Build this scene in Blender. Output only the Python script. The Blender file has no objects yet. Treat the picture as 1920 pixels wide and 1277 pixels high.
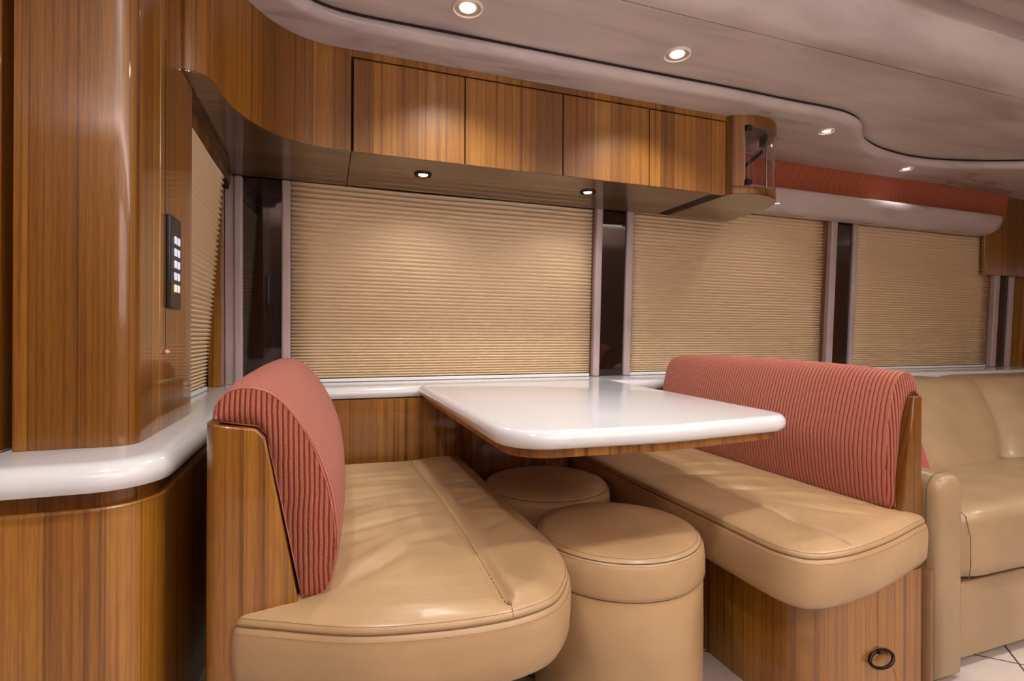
import bpy, bmesh, math, random
from mathutils import Vector, Matrix
random.seed(7)
sc = bpy.context.scene
C = sc.collection
PI = math.pi
R = math.radians

# ---------------------------------------------------------------- camera
F = 986.0; YAW = R(19.4); Y0 = 629.0; ROLL = R(.28)
cam_d = bpy.data.cameras.new('camera'); cam = bpy.data.objects.new('camera', cam_d); C.objects.link(cam)
cam_d.sensor_width = 36; cam_d.lens = 36 * F / 1920
cam_d.shift_y = -(638.5 - Y0) / 1920
cam_d.clip_start = .02
cam.location = (0, 0, .93)
cam.rotation_euler = (Matrix.Rotation(-YAW, 3, 'Z') @ Matrix.Rotation(PI / 2, 3, 'X') @ Matrix.Rotation(ROLL, 3, 'Z')).to_euler()
sc.camera = cam
# ---------------------------------------------------------------- world, exposure
w = bpy.data.worlds.new('world'); sc.world = w; w.use_nodes = True
w.node_tree.nodes['Background'].inputs[0].default_value = (.9, .8, .75, 1)
w.node_tree.nodes['Background'].inputs[1].default_value = .15
sc.view_settings.view_transform = 'Standard'; sc.view_settings.look = 'None'
sc.view_settings.gamma = 1; sc.view_settings.use_curve_mapping = False
sc.view_settings.exposure = 0.06
SPOT = 24.0      # power of one ceiling downlight
UPFILL = 130.0      # power of the unseen uplight added to brighten the ceiling
FRONTFILL = 5.0    # power of the fill light added at a made-up window behind the camera
WARM = (1, .95, .91)
# large area lights added unseen behind the camera: ceiling uplight and frontal fill
def area(name, loc, rot, sx, sy, e, col=(1, .93, .90)):
    l = bpy.data.lights.new(name, 'AREA'); l.shape = 'RECTANGLE'; l.size = sx; l.size_y = sy; l.energy = e; l.color = col
    o = bpy.data.objects.new(name, l); C.objects.link(o); o.location = loc; o.rotation_euler = rot
    return o
area('ceiling_fill', (1.4, -.95, 1.72), (R(180), 0, 0), 4.6, .12, UPFILL)
area('front_fill', (1.25, -1.27, 1.35), (R(90), 0, 0), 2.1, .62, FRONTFILL, (1, .96, .95))

# ---------------------------------------------------------------- materials
def new_mat(name):
    m = bpy.data.materials.new(name); m.use_nodes = True
    nt = m.node_tree; b = nt.nodes['Principled BSDF']
    return m, nt, b
def N(nt, t, **k):
    n = nt.nodes.new(t)
    for a, v in k.items():
        if a.startswith('i_'): n.inputs[a[2:].replace('_', ' ')].default_value = v
        else: setattr(n, a, v)
    return n
def L(nt, a, b): nt.links.new(a, b)
def ramp(nt, stops, interp='LINEAR'):
    n = nt.nodes.new('ShaderNodeValToRGB'); cr = n.color_ramp; cr.interpolation = interp
    while len(cr.elements) < len(stops): cr.elements.new(.5)
    for e, (p, c) in zip(cr.elements, stops):
        e.position = p; e.color = tuple(c) + (1,) if len(c) == 3 else c
    return n
def mapping(nt, scale, rot=(0, 0, 0)):
    tc = nt.nodes.new('ShaderNodeTexCoord'); mp = nt.nodes.new('ShaderNodeMapping')
    L(nt, tc.outputs['Object'], mp.inputs['Vector'])
    mp.inputs['Scale'].default_value = scale; mp.inputs['Rotation'].default_value = rot
    return mp.outputs['Vector']
def plain(name, col, rough=.5, metal=0, coat=0, spec=.5):
    m, nt, b = new_mat(name)
    b.inputs['Base Color'].default_value = (*col, 1); b.inputs['Roughness'].default_value = rough
    b.inputs['Metallic'].default_value = metal; b.inputs['Coat Weight'].default_value = coat
    b.inputs['Coat Roughness'].default_value = .04; b.inputs['Specular IOR Level'].default_value = spec
    return m
def wood(name, horizontal=False, tint=(1, 1, 1), rough=.38, coat=.9, coat_rough=.05):
    """glossy teak veneer: random strips, fine dark grain lines"""
    m, nt, b = new_mat(name)
    tc = nt.nodes.new('ShaderNodeTexCoord'); sp = nt.nodes.new('ShaderNodeSeparateXYZ')
    L(nt, tc.outputs['Object'], sp.inputs[0])
    s = N(nt, 'ShaderNodeMath', operation='ADD')
    if horizontal: L(nt, sp.outputs[1], s.inputs[0]); L(nt, sp.outputs[2], s.inputs[1])
    else: L(nt, sp.outputs[0], s.inputs[0]); L(nt, sp.outputs[1], s.inputs[1])
    g = sp.outputs[0] if horizontal else sp.outputs[2]
    # strip coordinate with a slow wander along the grain
    cv = nt.nodes.new('ShaderNodeCombineXYZ'); L(nt, s.outputs[0], cv.inputs[0])
    gm = N(nt, 'ShaderNodeMath', operation='MULTIPLY'); gm.inputs[1].default_value = .008
    L(nt, g, gm.inputs[0]); L(nt, gm.outputs[0], cv.inputs[1])
    vor = N(nt, 'ShaderNodeTexVoronoi', voronoi_dimensions='1D'); vor.inputs['Scale'].default_value = 13; L(nt, s.outputs[0], vor.inputs['W'])
    tone = N(nt, 'ShaderNodeSeparateColor'); L(nt, vor.outputs['Color'], tone.inputs[0])
    n1 = N(nt, 'ShaderNodeTexNoise', noise_dimensions='2D'); n1.inputs['Scale'].default_value = 42; n1.inputs['Detail'].default_value = 3; n1.inputs['Roughness'].default_value = .6
    L(nt, cv.outputs[0], n1.inputs['Vector'])
    n2 = N(nt, 'ShaderNodeTexNoise', noise_dimensions='2D'); n2.inputs['Scale'].default_value = 190; n2.inputs['Detail'].default_value = 2
    L(nt, cv.outputs[0], n2.inputs['Vector'])
    # pores: short flecks
    c3 = nt.nodes.new('ShaderNodeCombineXYZ'); L(nt, s.outputs[0], c3.inputs[0])
    g3 = N(nt, 'ShaderNodeMath', operation='MULTIPLY'); g3.inputs[1].default_value = .035; L(nt, g, g3.inputs[0]); L(nt, g3.outputs[0], c3.inputs[1])
    n3 = N(nt, 'ShaderNodeTexNoise', noise_dimensions='2D'); n3.inputs['Scale'].default_value = 480; n3.inputs['Detail'].default_value = 1
    L(nt, c3.outputs[0], n3.inputs['Vector'])
    t = tint
    def tc_(c): return tuple(c[i] * t[i] for i in range(3))
    base = ramp(nt, [(.0, tc_((.185, .068, .006))), (.3, tc_((.295, .117, .011))), (.75, tc_((.385, .168, .020))), (1, tc_((.255, .095, .009)))])
    L(nt, tone.outputs[0], base.inputs[0])
    lines = ramp(nt, [(.27, (.30, .24, .22)), (.34, (.68, .62, .58)), (.45, (.95, .94, .93)), (.70, (1.10, 1.12, 1.1))])
    L(nt, n1.outputs[0], lines.inputs[0])
    fine = ramp(nt, [(.28, (.72, .68, .65)), (.5, (1, 1, 1)), (.75, (1.08, 1.07, 1.06))]); L(nt, n2.outputs[0], fine.inputs[0])
    por = ramp(nt, [(.3, (.84, .82, .78)), (.6, (1.05, 1.05, 1.05))]); L(nt, n3.outputs[0], por.inputs[0])
    prev = base.outputs[0]
    for x in (lines, fine, por):
        mx = N(nt, 'ShaderNodeMix', data_type='RGBA', blend_type='MULTIPLY'); mx.inputs['Factor'].default_value = 1
        L(nt, prev, mx.inputs['A']); L(nt, x.outputs[0], mx.inputs['B']); prev = mx.outputs['Result']
    # single dark pin lines at the strip joints
    vd = N(nt, 'ShaderNodeTexVoronoi', voronoi_dimensions='1D', feature='DISTANCE_TO_EDGE'); vd.inputs['Scale'].default_value = 13; L(nt, s.outputs[0], vd.inputs['W'])
    pin = ramp(nt, [(.0, (.30, .24, .2)), (.035, (1, 1, 1))]); L(nt, vd.outputs['Distance'], pin.inputs[0])
    mx = N(nt, 'ShaderNodeMix', data_type='RGBA', blend_type='MULTIPLY'); mx.inputs['Factor'].default_value = .7
    L(nt, prev, mx.inputs['A']); L(nt, pin.outputs[0], mx.inputs['B'])
    L(nt, mx.outputs['Result'], b.inputs['Base Color'])
    b.inputs['Roughness'].default_value = rough; b.inputs['Coat Weight'].default_value = coat; b.inputs['Coat Roughness'].default_value = coat_rough
    return m
def leather(name, col, wr=.5):
    m, nt, b = new_mat(name)
    v = mapping(nt, (1, 1, 1))
    n = N(nt, 'ShaderNodeTexNoise'); n.inputs['Scale'].default_value = 6; n.inputs['Detail'].default_value = 4; L(nt, v, n.inputs['Vector'])
    c = ramp(nt, [(.3, tuple(x * .88 for x in col)), (.7, tuple(min(1, x * 1.08) for x in col))]); L(nt, n.outputs[0], c.inputs[0])
    L(nt, c.outputs[0], b.inputs['Base Color'])
    g = N(nt, 'ShaderNodeTexVoronoi'); g.inputs['Scale'].default_value = 420; L(nt, v, g.inputs['Vector'])
    wn = N(nt, 'ShaderNodeTexNoise'); wn.inputs['Scale'].default_value = 1; wn.inputs['Detail'].default_value = 3; wn.inputs['Distortion'].default_value = 1.2
    L(nt, mapping(nt, (3.5, 9, 6)), wn.inputs['Vector'])
    b1 = N(nt, 'ShaderNodeBump'); b1.inputs['Strength'].default_value = .10; b1.inputs['Distance'].default_value = .001; L(nt, g.outputs['Distance'], b1.inputs['Height'])
    b2 = N(nt, 'ShaderNodeBump'); b2.inputs['Strength'].default_value = wr; b2.inputs['Distance'].default_value = .012
    L(nt, wn.outputs[0], b2.inputs['Height']); L(nt, b1.outputs[0], b2.inputs['Normal']); L(nt, b2.outputs[0], b.inputs['Normal'])
    b.inputs['Roughness'].default_value = .42; b.inputs['Specular IOR Level'].default_value = .45
    b.inputs['Coat Weight'].default_value = .3; b.inputs['Coat Roughness'].default_value = .22
    return m
def ribbed(name, axis, pitch, dark, light, duty=.36, bump=.5, mottling=1.0):
    """woven fabric with ribs; axis = axis across the ribs"""
    m, nt, b = new_mat(name)
    tc = nt.nodes.new('ShaderNodeTexCoord'); sp = nt.nodes.new('ShaderNodeSeparateXYZ'); L(nt, tc.outputs['Object'], sp.inputs[0])
    wob = N(nt, 'ShaderNodeTexNoise'); wob.inputs['Scale'].default_value = 9; L(nt, tc.outputs['Object'], wob.inputs['Vector'])
    wm = N(nt, 'ShaderNodeMath', operation='MULTIPLY'); wm.inputs[1].default_value = .010; L(nt, wob.outputs[0], wm.inputs[0])
    a = N(nt, 'ShaderNodeMath', operation='ADD'); L(nt, sp.outputs[axis], a.inputs[0]); L(nt, wm.outputs[0], a.inputs[1])
    d = N(nt, 'ShaderNodeMath', operation='DIVIDE'); d.inputs[1].default_value = pitch; L(nt, a.outputs[0], d.inputs[0])
    fr = N(nt, 'ShaderNodeMath', operation='FRACT'); L(nt, d.outputs[0], fr.inputs[0])
    st = ramp(nt, [(0, dark), (duty * .9, dark), (duty, light), (.66, light), (.70, tuple(.55 * light[i] + .45 * dark[i] for i in range(3))), (.76, light), (.97, light), (1, dark)])
    L(nt, fr.outputs[0], st.inputs[0])
    n = N(nt, 'ShaderNodeTexNoise'); n.inputs['Scale'].default_value = 800; n.inputs['Detail'].default_value = 2; L(nt, tc.outputs['Object'], n.inputs['Vector'])
    n_ = ramp(nt, [(.35, (.70, .62, .6)), (.65, (1.25, 1.25, 1.2))]); L(nt, n.outputs[0], n_.inputs[0])
    mx = N(nt, 'ShaderNodeMix', data_type='RGBA', blend_type='MULTIPLY'); mx.inputs['Factor'].default_value = mottling
    L(nt, st.outputs[0], mx.inputs['A']); L(nt, n_.outputs[0], mx.inputs['B']); L(nt, mx.outputs['Result'], b.inputs['Base Color'])
    hr = ramp(nt, [(0, (0, 0, 0)), (duty * .5, (.0, .0, .0)), (duty, (.8, .8, .8)), (.7, (1, 1, 1)), (1, (0, 0, 0))]); L(nt, fr.outputs[0], hr.inputs[0])
    bp = N(nt, 'ShaderNodeBump'); bp.inputs['Strength'].default_value = bump; bp.inputs['Distance'].default_value = .003; L(nt, hr.outputs[0], bp.inputs['Height'])
    b2 = N(nt, 'ShaderNodeBump'); b2.inputs['Strength'].default_value = .35; b2.inputs['Distance'].default_value = .001; L(nt, n.outputs[0], b2.inputs['Height']); L(nt, bp.outputs[0], b2.inputs['Normal'])
    L(nt, b2.outputs[0], b.inputs['Normal'])
    b.inputs['Roughness'].default_value = .85; b.inputs['Sheen Weight'].default_value = .15; b.inputs['Sheen Roughness'].default_value = .5
    b.inputs['Sheen Tint'].default_value = (1, .75, .65, 1); b.inputs['Specular IOR Level'].default_value = .2
    return m
def vinyl(name, col, rough=.42, streak=.2):
    """matt headliner vinyl with faint streaks and scuffs"""
    m, nt, b = new_mat(name)
    n = N(nt, 'ShaderNodeTexNoise'); n.inputs['Scale'].default_value = 1; n.inputs['Detail'].default_value = 5; n.inputs['Distortion'].default_value = .6
    L(nt, mapping(nt, (1.6, 9, 4), (0, 0, R(8))), n.inputs['Vector'])
    c = ramp(nt, [(.35, tuple(x * (1 - streak) for x in col)), (.5, col), (.68, tuple(min(1, x * (1 + streak * .6)) for x in col))]); L(nt, n.outputs[0], c.inputs[0])
    L(nt, c.outputs[0], b.inputs['Base Color'])
    r = ramp(nt, [(.3, (rough * .8,) * 3), (.7, (min(1, rough * 1.25),) * 3)]); L(nt, n.outputs[0], r.inputs[0]); L(nt, r.outputs[0], b.inputs['Roughness'])
    n2 = N(nt, 'ShaderNodeTexNoise'); n2.inputs['Scale'].default_value = 1; n2.inputs['Detail'].default_value = 2; L(nt, mapping(nt, (3, 22, 9)), n2.inputs['Vector'])
    bp = N(nt, 'ShaderNodeBump'); bp.inputs['Strength'].default_value = .12; bp.inputs['Distance'].default_value = .004; L(nt, n2.outputs[0], bp.inputs['Height']); L(nt, bp.outputs[0], b.inputs['Normal'])
    return m
def emit(name, col, s):
    m, nt, b = new_mat(name)
    b.inputs['Base Color'].default_value = (*col, 1); b.inputs['Emission Color'].default_value = (*col, 1); b.inputs['Emission Strength'].default_value = s
    return m

WOOD = wood('teak_veneer')
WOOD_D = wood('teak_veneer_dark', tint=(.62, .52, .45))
WOOD_M = wood('teak_veneer_satin', coat=.35, coat_rough=.3)
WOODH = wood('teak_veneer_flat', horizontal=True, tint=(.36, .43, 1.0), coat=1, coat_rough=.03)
LEATHER = leather('tan_leather', (.455, .298, .148), .26)
LEATHER2 = leather('sofa_leather', (.37, .255, .135), .15)
STITCH = plain('thread', (.24, .135, .06), .7)
SEAM = plain('leather_fold', (.16, .085, .035), .6)
RED = (.27, .028, .022); PINK = (.44, .17, .12)
FAB_Y = ribbed('ribbed_chenille', 1, .0125, RED, PINK, .26, .5)
FAB_X = ribbed('ribbed_chenille_end', 0, .0083, (.22, .022, .016), (.34, .14, .08), .42, .6)
FAB_V = ribbed('valance_fabric', 0, .0115, (.24, .040, .018), (.55, .165, .085), .35, .6)
CEIL = vinyl('ceiling_vinyl', (.56, .485, .465))
CEIL2 = vinyl('ceiling_vinyl_gloss', (.57, .495, .49), .3)
WHITE = plain('white_solid_surface', (.69, .705, .73), .18, coat=.5)
RAILW = plain('white_rail', (.86, .86, .86), .35)
BLIND = plain('pleated_fabric', (.78, .62, .42), .75, spec=.25)
MULL = vinyl('mullion_vinyl', (.50, .40, .40), .35, .1)
DGLASS = plain('black_glass', (.012, .006, .005), .05, coat=1)
BLACK = plain('black_plastic', (.012, .012, .014), .3)
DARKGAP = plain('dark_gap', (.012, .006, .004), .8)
BRONZE = plain('dark_bronze', (.035, .022, .018), .22, metal=.8)
CHROME = plain('brushed_metal', (.55, .53, .52), .3, metal=1)
KEY = emit('lit_key', (.66, .72, 1.0), .42)
KEYY = emit('lit_key_warm', (1, .82, .45), .42)
LENS = emit('lamp_lens', (1, .84, .62), 6)
LENS_S = emit('lamp_lens_small', (1, .72, .42), 9)
TRIMW = plain('lamp_trim_white', (.82, .70, .66), .35)
BAFFLE = plain('lamp_baffle', (.42, .33, .27), .35)
PINKB = plain('pink_bead', (.75, .35, .28), .4)
m, nt, b = new_mat('clear_acrylic'); ACRYL = m
b.inputs['Transmission Weight'].default_value = 1; b.inputs['Roughness'].default_value = .02; b.inputs['IOR'].default_value = 1.3; b.inputs['Base Color'].default_value = (.96, .94, .95, 1)
m, nt, b = new_mat('marble_tile'); TILE = m
v = mapping(nt, (1, 1, 1), (0, 0, R(45)))
br = N(nt, 'ShaderNodeTexBrick', offset=0); br.inputs['Scale'].default_value = 1; br.inputs['Mortar Size'].default_value = .003
br.inputs['Brick Width'].default_value = .33; br.inputs['Row Height'].default_value = .33
br.inputs['Color1'].default_value = (.66, .60, .54, 1); br.inputs['Color2'].default_value = (.60, .54, .48, 1); br.inputs['Mortar'].default_value = (.12, .07, .05, 1)
L(nt, v, br.inputs['Vector'])
n = N(nt, 'ShaderNodeTexNoise'); n.inputs['Scale'].default_value = 5; n.inputs['Detail'].default_value = 6; n.inputs['Distortion'].default_value = 1.5
c = ramp(nt, [(.42, (.86, .84, .82)), (.5, (1, 1, 1)), (.58, (.93, .92, .9))]); L(nt, n.outputs[0], c.inputs[0])
mx = N(nt, 'ShaderNodeMix', data_type='RGBA', blend_type='MULTIPLY'); mx.inputs['Factor'].default_value = 1
L(nt, br.outputs['Color'], mx.inputs['A']); L(nt, c.outputs[0], mx.inputs['B']); L(nt, mx.outputs['Result'], b.inputs['Base Color'])
b.inputs['Roughness'].default_value = .18

# ---------------------------------------------------------------- mesh helpers
class MB:
    def __init__(s): s.v = []; s.f = []
    def add(s, vs, fs):
        o = len(s.v); s.v += [tuple(p) for p in vs]; s.f += [tuple(i + o for i in f) for f in fs]; return s
    def box(s, x0, x1, y0, y1, z0, z1):
        return s.add([(x0, y0, z0), (x1, y0, z0), (x1, y1, z0), (x0, y1, z0), (x0, y0, z1), (x1, y0, z1), (x1, y1, z1), (x0, y1, z1)],
                     [(0, 3, 2, 1), (4, 5, 6, 7), (0, 1, 5, 4), (1, 2, 6, 5), (2, 3, 7, 6), (3, 0, 4, 7)])
    def loft(s, rings, closed=True, caps=True, wrap=False):
        n = len(rings[0]); vs = [p for r in rings for p in r]; fs = []
        m = len(rings)
        for i in range(m if wrap else m - 1):
            a, b_ = i * n, ((i + 1) % m) * n
            for j in range(n if closed else n - 1):
                k = (j + 1) % n; fs.append((a + j, a + k, b_ + k, b_ + j))
        if caps and not wrap:
            fs.append(tuple(reversed(range(n)))); fs.append(tuple(range((m - 1) * n, m * n)))
        return s.add(vs, fs)
    def ext(s, poly, z0, z1, bev=0, seg=4):
        """vertical prism of a plan outline, edges rounded by bev"""
        if bev:
            rings = []
            for i in range(seg + 1):
                a = PI / 2 * i / seg; rings.append([(x, y, z0 + bev * (1 - math.sin(a))) for x, y in off(poly, bev * (1 - math.cos(a)))][:] if 0 else [(x, y, z0 + bev - bev * math.cos(a)) for x, y in off(poly, bev * (1 - math.sin(a)))])
            for i in range(seg + 1):
                a = PI / 2 * i / seg; rings.append([(x, y, z1 - bev + bev * math.sin(a)) for x, y in off(poly, bev * (1 - math.cos(a)))])
            return s.loft(rings)
        return s.loft([[(x, y, z0) for x, y in poly], [(x, y, z1) for x, y in poly]])
    def tube(s, path, r, n=8, closed=False):
        P = [Vector(p) for p in path]; rings = []; m = len(P)
        up = Vector((0, 0, 1))
        for i, p in enumerate(P):
            if closed: t = P[(i + 1) % m] - P[i - 1]
            else: t = P[min(i + 1, m - 1)] - P[max(i - 1, 0)]
            t.normalize(); a = t.cross(up)
            if a.length < .01: a = t.cross(Vector((1, 0, 0)))
            a.normalize(); b_ = a.cross(t)
            rings.append([tuple(p + a * math.cos(2 * PI * k / n) * r + b_ * math.sin(2 * PI * k / n) * r) for k in range(n)])
        return s.loft(rings, wrap=closed)
    def dashes(s, path, step=.0045, duty=.6, r=.0007):
        """short stitches along a path"""
        P = [Vector(p) for p in path]; cum = [0.0]
        for a, b_ in zip(P, P[1:]): cum.append(cum[-1] + (b_ - a).length)
        i = 0; x = 0.0
        def at(q, i):
            while i < len(P) - 2 and q > cum[i + 1]: i += 1
            l = cum[i + 1] - cum[i]; return P[i].lerp(P[i + 1], (q - cum[i]) / l if l > 1e-9 else 0), i
        while x + step * duty < cum[-1]:
            p, i = at(x, i); q, _ = at(x + step * duty, i); t = (q - p)
            if t.length > 1e-7:
                t.normalize(); side = t.cross(Vector((0, 0, 1)))
                if side.length < .1: side = Vector((1, 0, 0))
                side.normalize(); nn = side.cross(t)
                vs = [p + side * r, p + nn * r, p - side * r, p - nn * r, q + side * r, q + nn * r, q - side * r, q - nn * r]
                s.add([tuple(v_) for v_ in vs], [(0, 1, 5, 4), (1, 2, 6, 5), (2, 3, 7, 6), (3, 0, 4, 7), (3, 2, 1, 0), (4, 5, 6, 7)])
            x += step
        return s
    def lathe(s, prof, cx=0, cy=0, n=64):
        rings = [[(cx + r * math.cos(2 * PI * k / n), cy + r * math.sin(2 * PI * k / n), z) for k in range(n)] for r, z in prof]
        return s.loft(rings)
    def build(s, name, mat, parent=None, smooth=True, bevel=0, seg=2, subs=0, angle=40):
        me = bpy.data.meshes.new(name); 
        off_ = Vector((0, 0, 0)); q_ = parent
        while q_ is not None:
            if q_.get('_base'): off_ = q_.location.copy()
            q_ = q_.parent
        me.from_pydata([tuple(Vector(p) - off_) for p in s.v], [], s.f)
        bm = bmesh.new(); bm.from_mesh(me); bmesh.ops.remove_doubles(bm, verts=bm.verts, dist=1e-6)
        bmesh.ops.recalc_face_normals(bm, faces=bm.faces); bm.to_mesh(me); bm.free()
        me.materials.append(mat)
        if smooth: me.shade_smooth(); me.set_sharp_from_angle(angle=R(angle))
        o = bpy.data.objects.new(name, me); C.objects.link(o)
        if parent is not None: o.parent = parent
        if bevel:
            bv = o.modifiers.new('bevel', 'BEVEL'); bv.width = bevel; bv.segments = seg; bv.limit_method = 'ANGLE'; bv.angle_limit = R(40); bv.harden_normals = False
        return o
def off(poly, d):
    """inward offset of a counter-clockwise closed outline"""
    n = len(poly); out = []
    for i in range(n):
        x0, y0 = poly[i - 1]; x1, y1 = poly[i]; x2, y2 = poly[(i + 1) % n]
        a = Vector((x1 - x0, y1 - y0)); b_ = Vector((x2 - x1, y2 - y1))
        if a.length: a.normalize()
        if b_.length: b_.normalize()
        na = Vector((-a.y, a.x)); nb = Vector((-b_.y, b_.x)); m_ = na + nb
        if m_.length < 1e-6: m_ = na
        m_.normalize(); k = d / max(.35, m_.dot(na)); out.append((x1 + m_.x * k, y1 + m_.y * k))
    return out
def rnd(pts, seg=8):
    """round a closed polygon: pts are (x, y, radius)"""
    n = len(pts); out = []
    for i in range(n):
        p0 = Vector(pts[i - 1][:2]); p = Vector(pts[i][:2]); p2 = Vector(pts[(i + 1) % n][:2]); r = pts[i][2]
        if r <= 0: out.append(tuple(p)); continue
        a = (p0 - p).normalized(); b_ = (p2 - p).normalized(); ang = a.angle(b_)
        t = r / math.tan(ang / 2); t = min(t, (p0 - p).length * .49, (p2 - p).length * .49); r2 = t * math.tan(ang / 2)
        c = p + (a + b_).normalized() * (r2 / math.sin(ang / 2)); s0 = p + a * t; s1 = p + b_ * t
        a0 = math.atan2(s0.y - c.y, s0.x - c.x); a1 = math.atan2(s1.y - c.y, s1.x - c.x); d = (a1 - a0 + PI) % (2 * PI) - PI
        for k in range(seg + 1):
            q = a0 + d * k / seg; out.append((c.x + r2 * math.cos(q), c.y + r2 * math.sin(q)))
    return out
def rndo(pts, seg=10):
    """open polyline with rounded inner corners"""
    n = len(pts); out = []
    for i in range(n):
        p = Vector(pts[i][:2]); r = pts[i][2] if len(pts[i]) > 2 else 0
        if i in (0, n - 1) or r <= 0: out.append(tuple(p)); continue
        p0 = Vector(pts[i - 1][:2]); p2 = Vector(pts[i + 1][:2]); a = (p0 - p).normalized(); b_ = (p2 - p).normalized(); ang = a.angle(b_)
        t = min(r / math.tan(ang / 2), (p0 - p).length * .5, (p2 - p).length * .5); r2 = t * math.tan(ang / 2)
        c = p + (a + b_).normalized() * (r2 / math.sin(ang / 2)); s0 = p + a * t; s1 = p + b_ * t
        a0 = math.atan2(s0.y - c.y, s0.x - c.x); a1 = math.atan2(s1.y - c.y, s1.x - c.x); d = (a1 - a0 + PI) % (2 * PI) - PI
        for k in range(seg + 1):
            q = a0 + d * k / seg; out.append((c.x + r2 * math.cos(q), c.y + r2 * math.sin(q)))
    return out
def smooth_curve(pts, n=8):
    """Catmull-Rom through points of any dimension"""
    out = []; m_ = len(pts)
    for i in range(m_ - 1):
        p0 = pts[max(i - 1, 0)]; p1 = pts[i]; p2 = pts[i + 1]; p3 = pts[min(i + 2, m_ - 1)]
        for k in range(n):
            t = k / n
            out.append(tuple(.5 * (2 * b_ + (c_ - a_) * t + (2 * a_ - 5 * b_ + 4 * c_ - d_) * t * t + (3 * b_ - a_ - 3 * c_ + d_) * t ** 3) for a_, b_, c_, d_ in zip(p0, p1, p2, p3)))
    out.append(tuple(pts[-1])); return out
def resample(poly, step, closed=True):
    P = [Vector(p) for p in poly]; 
    if closed: P = P + [P[0]]
    tot = sum((b_ - a).length for a, b_ in zip(P, P[1:])); n = max(4, int(round(tot / step))); out = []
    d = tot / n; acc = 0; i = 0; seg = (P[1] - P[0]).length
    for k in range(n if closed else n + 1):
        t = k * d
        while t > acc + seg + 1e-9 and i < len(P) - 2: acc += seg; i += 1; seg = (P[i + 1] - P[i]).length
        out.append(tuple(P[i].lerp(P[i + 1], 0 if seg == 0 else min(1, (t - acc) / seg))))
    return out
def ccw(p):
    a = sum(p[i - 1][0] * p[i][1] - p[i][0] * p[i - 1][1] for i in range(len(p)))
    return p if a > 0 else p[::-1]
def tag(o, label=None, cat=None, group=None, kind=None):
    if label: o['label'] = label
    if cat: o['category'] = cat
    if group: o['group'] = group
    if kind: o['kind'] = kind
    return o
def thing(name, label, cat, loc=(0, 0, 0), group=None):
    o = bpy.data.objects.new(name, None); o.empty_display_size = .05; C.objects.link(o); o.location = loc
    o['_base'] = 1
    return tag(o, label, cat, group)
def struct(o): o['kind'] = 'structure'; return o

# ---------------------------------------------------------------- room shell
ZL, ZU = 1.89, 1.94          # window-side ceiling, raised ceiling
def wy(z, y=2.34): return y - .035 * (z - .73) / .82     # the window wall leans inward
struct(MB().box(-3, 6, -1.3, 2.6, -.05, 0).build('floor', TILE, smooth=False))
# window wall: upright wood below the ledge, leaning above
struct(MB().loft([[(-1.0, 2.05, 0), (-1.0, 2.45, 0), (-1.0, 2.45, .684), (-1.0, 2.05, .684)], [(6, 2.05, 0), (6, 2.45, 0), (6, 2.45, .684), (6, 2.05, .684)]]).build('wall_window_lower', WOOD, smooth=False))
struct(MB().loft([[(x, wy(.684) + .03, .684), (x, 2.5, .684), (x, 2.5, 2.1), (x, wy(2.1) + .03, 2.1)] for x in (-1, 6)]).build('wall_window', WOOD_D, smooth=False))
struct(MB().box(-.50, -.425, 1.35, 2.40, 0, 2.1).build('wall_left', WOOD, smooth=False))
struct(MB().box(-3.05, -3, -1.3, 2.6, 0, 2.1).build('wall_front', WOOD, smooth=False))
struct(MB().box(5.2, 5.25, -1.3, 2.6, 0, 2.1).build('wall_right', WOOD, smooth=False))
struct(MB().box(-3, 6, -1.35, -1.3, 0, 2.1).build('wall_back', plain('galley_wall', (.16, .10, .07), .5), smooth=False))
fill_win = struct(MB().box(.18, 2.32, -1.30, -1.285, 1.02, 1.68).build('fill_window', emit('fill_glow', (.9, .88, .86), .3)))  # made-up glowing window, added behind the camera as front fill
MB().loft([[(.18, y, 1.02), (2.32, y, 1.02), (2.32, y, 1.68), (.18, y, 1.68)] for y in (-1.30, -1.275)] if 0 else [[(.14, -1.30, .98), (2.36, -1.30, .98), (2.36, -1.30, 1.02), (.14, -1.30, 1.02)], [(.14, -1.265, .98), (2.36, -1.265, .98), (2.36, -1.265, 1.02), (.14, -1.265, 1.02)]]).build('fill_window_sill', WHITE, fill_win)
struct(MB().box(-3, -.5, 1.75, 1.80, 0, 2.1).build('wall_far_left', DARKGAP, smooth=False))

# raised ceiling with the duct bulkhead towards the aisle (profile drawn in Y-Z, run along X)
prof = [(2.5, ZU), (1.385, ZU), (1.384, ZU + .006), (1.380, ZU + .006), (1.379, ZU - .001)]
prof += smooth_curve([(1.379, ZU - .001), (1.35, ZU - .001), (1.325, ZU + .004), (1.30, ZU + .018), (1.27, ZU + .045), (1.245, ZU + .070), (1.225, ZU + .088), (1.209, ZU + .098)], 5)[1:]
prof += [(1.205, ZU + .104), (1.202, ZU + .15), (.96, ZU + .15), (.94, 1.995), (-1.3, 1.995), (-1.3, 2.12), (2.5, 2.12)]
ceil_o = struct(MB().loft([[(x, y, z) for y, z in prof] for x in (-3, 5.3)]).build('ceiling', CEIL, angle=30))

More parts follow.
